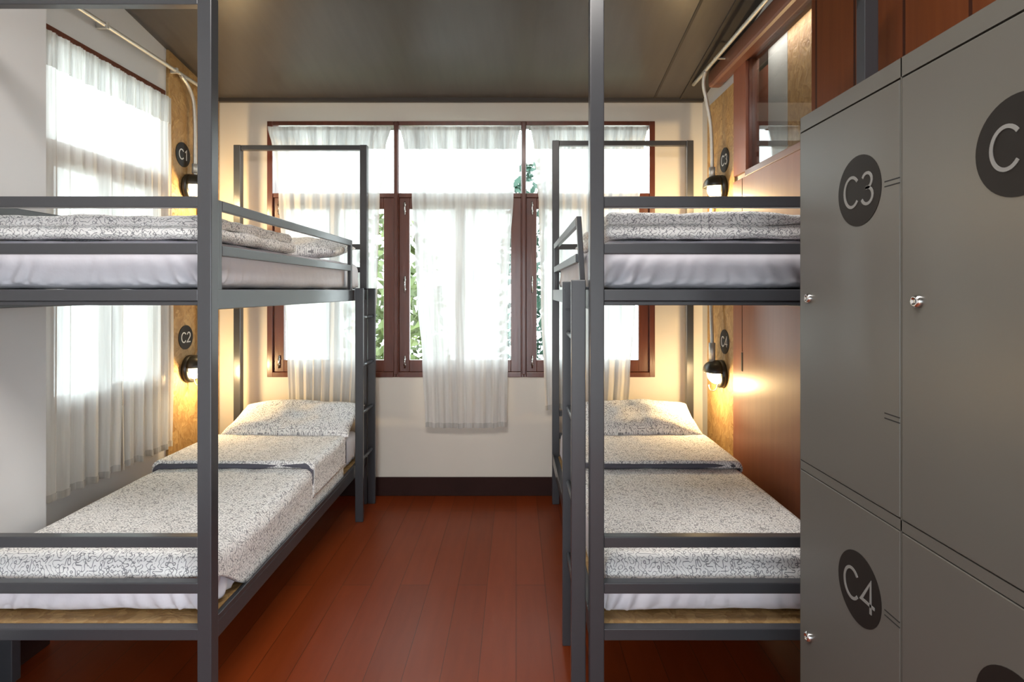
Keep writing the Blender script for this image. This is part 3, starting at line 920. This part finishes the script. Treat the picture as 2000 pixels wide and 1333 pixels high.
def berth_disc(text, c, u, out, label):
    c, u, out = Vector(c), Vector(u), Vector(out)
    t = thing('number_disc', tuple(c), label, 'number sign')
    m_ = MB(); disc(m_, c, u, out, 0.078, 0.003); m_.build('plate', 'black', t)
    g = MB(); glyphs(g, text, None, c + out * 0.003, u, 0.062, 0.0075, out); g.build('lettering', 'letter_w', t)
berth_disc('C1', (XL + 0.0145, 3.635, H + 0.866), (0, 1, 0), (1, 0, 0), 'round black berth sign C1 on the strand board, above the upper left lamp')
berth_disc('C2', (XL + 0.0145, 3.665, H - 0.305), (0, 1, 0), (1, 0, 0), 'round black berth sign C2 on the strand board, above the lower left lamp')
berth_disc('C3', (XR - 0.0145, 3.625, H + 0.830), (0, -1, 0), (-1, 0, 0), 'round black berth sign C3 on the strand board, above the upper right lamp')
berth_disc('C4', (XR - 0.0145, 3.625, H - 0.330), (0, -1, 0), (-1, 0, 0), 'round black berth sign C4 on the strand board, above the lower right lamp')

# ------------------------------------------------------------------ wall lamps
def wall_lamp(x, sgn, y, z_, label):
    """round bulkhead lamp with a black eyelid hood; sgn = direction out of the wall"""
    t = thing('wall_lamp', (x, y, z_), label, 'wall lamp', 'bulkhead reading lamps')
    # base: shallow round housing
    def ring(r, d, seg=40): return [(x + sgn * d, y + r * math.cos(2 * math.pi * k / seg), z_ + r * math.sin(2 * math.pi * k / seg)) for k in range(seg)]
    m_ = MB(); prof = [(0.0, 0.001), (0.088, 0.001), (0.090, 0.010), (0.088, 0.030), (0.078, 0.036), (0.0, 0.036)]
    m_.grid([ring(max(r, 0.0005), d) for r, d in prof], closed_u=True)
    m_.build('base', 'lamp', t, smooth=True)
    # glass dome
    m_ = MB(); rings = []
    for k in range(9):
        a = math.pi / 2 * k / 8
        rings.append(ring(max(0.066 * math.cos(a), 0.0006), 0.036 + 0.062 * math.sin(a)))
    m_.grid(rings, closed_u=True)
    m_.build('lens', 'lens', t, smooth=True)
    # hood: upper part of a larger dome
    m_ = MB(); P = []
    for j in range(13):
        a = math.pi / 2 * j / 12
        P.append([(x + sgn * (0.030 + 0.088 * math.sin(a) ** 0.8), y + 0.083 * math.cos(a) ** 0.6 * math.cos(b), z_ + 0.012 + 0.075 * math.cos(a) ** 0.7 * math.sin(b))
                  for b in [math.pi * i / 28 for i in range(29)]])
    m_.grid(P)
    m_.build('hood', 'lamp', t, smooth=True, solid=0.004)
    # wire guard: one loop under the glass
    m_ = MB()
    m_.tube([(x + sgn * (0.062 + 0.026 * math.cos(b)), y, z_ - 0.070 - 0.040 * math.sin(b)) for b in [math.pi * i / 16 for i in range(17)]], 0.0035, 8)
    m_.build('wire_guard', 'galv', t, smooth=True)
    l = bpy.data.lights.new('wall_lamp_light', 'POINT'); l.energy = 8.5; l.color = (1.0, 0.70, 0.34); l.shadow_soft_size = 0.03
    lo = bpy.data.objects.new('wall_lamp_light', l); COL.objects.link(lo)
    lo.parent = t; lo.location = (sgn * 0.155, 0.02, -0.075)
    return t
LZ = {}
wall_lamp(XL + 0.014, 1, 3.70, H + 0.665, 'black hooded lamp glowing under disc C1, beside the upper left berth')
wall_lamp(XL + 0.014, 1, 3.70, H - 0.512, 'black hooded lamp glowing under disc C2, beside the lower left berth')
wall_lamp(XR - 0.014, -1, 3.66, H + 0.650, 'black hooded lamp glowing under disc C3, beside the upper right berth')
wall_lamp(XR - 0.014, -1, 3.66, H - 0.540, 'black hooded lamp glowing under disc C4, beside the lower right berth')

# ------------------------------------------------------------------ conduits
def smooth_path(pts, n=8):
    pts = [Vector(p) for p in pts]; out = []
    for i in range(len(pts) - 1):
        p0 = pts[max(i - 1, 0)]; p1 = pts[i]; p2 = pts[i + 1]; p3 = pts[min(i + 2, len(pts) - 1)]
        for k in range(n):
            t = k / n
            out.append(0.5 * ((2 * p1) + (p2 - p0) * t + (2 * p0 - 5 * p1 + 4 * p2 - p3) * t * t + (3 * p1 - p0 - 3 * p2 + p3) * t ** 3))
    out.append(pts[-1]); return out
c1 = thing('conduit_pipe', (XL + 0.04, 3.0, H + 1.35), 'galvanised conduit running high along the left wall to the upper lamp', 'pipe')
xw = XL + 0.045
pa = smooth_path([(xw, -1.5, H + 1.355), (xw, 3.38, H + 1.355), (xw, 3.56, H + 1.345), (xw + 0.006, 3.665, H + 1.27), (xw + 0.01, 3.695, H + 1.15), (xw + 0.01, 3.70, H + 0.9), (xw + 0.01, 3.70, H + 0.745)])
MB().tube(pa, 0.0115, 12).build('pipe', 'galv', c1, smooth=True)
for yy in (1.6, 2.9, 3.5):
    B(XL, xw + 0.014, yy, yy + 0.018, H + 1.338, H + 1.372).build('clip', 'galv', c1, bevel=0.003)
MB().tube([(xw + 0.01, 3.70, H + 0.76), (xw + 0.01, 3.70, H + 0.82)], 0.018, 14).build('sleeve', 'galv', c1, smooth=True)
c1b = tag(MB().tube([(xw - 0.012, 3.79, H + 0.60), (xw - 0.012, 3.79, H - 0.40), (xw - 0.01, 3.75, H - 0.46)], 0.010, 10).build('conduit_pipe', 'galv', smooth=True),
          'conduit dropping between the two left lamps behind the bed post', 'pipe')

c2 = thing('conduit_pipe', (1.2, 3.0, H + 1.4), 'galvanised conduit beside the red beam, bending down to the upper right lamp', 'pipe')
pa = smooth_path([(1.205, -1.5, H + 1.397), (1.205, 3.45, H + 1.397), (1.203, 3.60, H + 1.385), (1.20, 3.64, H + 1.32), (1.225, 3.655, H + 1.22), (1.255, 3.66, H + 1.05), (1.262, 3.66, H + 0.85), (1.262, 3.66, H + 0.73)])
MB().tube(pa, 0.0115, 12).build('pipe', 'galv', c2, smooth=True)
MB().tube([(1.262, 3.66, H + 0.722), (1.262, 3.66, H + 0.79)], 0.020, 14).build('sleeve', 'galv', c2, smooth=True)
for yy in (1.5, 3.42):
    B(1.190, 1.262, yy, yy + 0.012, H + 1.392, H + 1.402).build('clip', 'galv', c2, bevel=0.003)
c3 = thing('conduit_pipe', (1.26, 3.66, H - 0.4), 'conduit with a metal sleeve dropping into the lower right lamp', 'pipe')
pa = smooth_path([(1.30, 3.78, H + 0.60), (1.285, 3.76, H + 0.3), (1.27, 3.70, H - 0.1), (1.262, 3.66, H - 0.34), (1.262, 3.66, H - 0.462)])
MB().tube(pa, 0.0115, 12).build('pipe', 'galv', c3, smooth=True)
MB().tube([(1.262, 3.66, H - 0.468), (1.262, 3.66, H - 0.34)], 0.021, 14).build('sleeve', 'galv', c3, smooth=True)

# ------------------------------------------------------------------ lockers
LXF = 0.75; LDEP = 0.42; LW = 0.393
ZT = H + 0.453
def locker(y1, nums, label):
    """tall two door unit; y1 = its far side, door face looks towards -x"""
    y0 = y1 - LW
    t = thing('locker', (LXF + LDEP / 2, (y0 + y1) / 2, 0), label, 'locker', 'grey steel lockers')
    m_ = MB()
    g = 0.0015
    x1 = LXF + LDEP
    m_.box(LXF, x1, y0, y0 + g, 0.06, ZT); m_.box(LXF, x1, y1 - g, y1, 0.06, ZT)           # side sheets
    m_.box(LXF, x1, y0, y1, H + 0.4155, ZT)                                                # top with fascia
    m_.box(LXF, x1, y0, y1, H - 0.4695, H - 0.448)                                         # middle shelf
    m_.box(LXF, x1, y0, y1, 0.0, 0.075)                                                    # plinth
    m_.box(x1 - 0.002, x1, y0, y1, 0.0, ZT)
    m_.build('body', 'locker', t)
    u, out = Vector((0, -1, 0)), Vector((-1, 0, 0))
    for (za, zb, num, zdisc, zlock, hz) in ((H - 0.4455, H + 0.4115, nums[0], H + 0.217, H - 0.021, (H + 0.215, H - 0.255)),
                                            (0.078, H - 0.472, nums[1], H - 0.652, H - 0.886, (H - 0.655, H - 1.14))):
        d = B(LXF - 0.001, LXF + 0.016, y0 + 0.003, y1 - 0.003, za, zb).build('door', 'locker', t, bevel=0.0015)
        m_ = MB(); disc(m_, Vector((LXF - 0.001, y0 + 0.1345, zdisc)), u, out, 0.0775, 0.001); m_.build('number_disc', 'black', d)
        m_ = MB(); glyphs(m_, num, None, Vector((LXF - 0.002, y0 + 0.1345, zdisc)), u, 0.066, 0.0065, out)
        m_.build('lettering', 'letter', d)
        m_ = MB()
        yl = y1 - 0.048
        def rg(r, dd): return [(LXF - dd, yl + r * math.cos(a), zlock + r * math.sin(a)) for a in [2 * math.pi * k / 24 for k in range(24)]]
        m_.grid([rg(r, dd) for r, dd in ((0.0125, 0.001), (0.0125, 0.005), (0.0095, 0.010), (0.007, 0.0105), (0.006, 0.008), (0.0003, 0.008))], closed_u=True)
        m_.build('lock', 'chrome', d, smooth=True)
        for zz in hz:
            m_ = MB()
            m_.box(LXF - 0.0016, LXF, y0 + 0.003, y0 + 0.048, zz + 0.004, zz + 0.0062)
            m_.box(LXF - 0.0016, LXF, y0 + 0.003, y0 + 0.048, zz - 0.0062, zz - 0.004)
            m_.build('hinge_slot', 'gap', d)
    # near-black sheet standing in for the shade inside the door gaps
    m_ = B(LXF + 0.018, LXF + 0.02, y0 + 0.002, y1 - 0.002, 0.076, H + 0.4153)
    m_.build('door_gap_shade', 'gap', t)
    return t
locker(1.500, ('C3', 'C4'), 'grey steel locker unit with doors C3 and C4, farthest from the viewer')
locker(1.500 - LW - 0.0005, ('C1', 'C2'), 'grey steel locker unit at the right picture edge, C of its number showing')
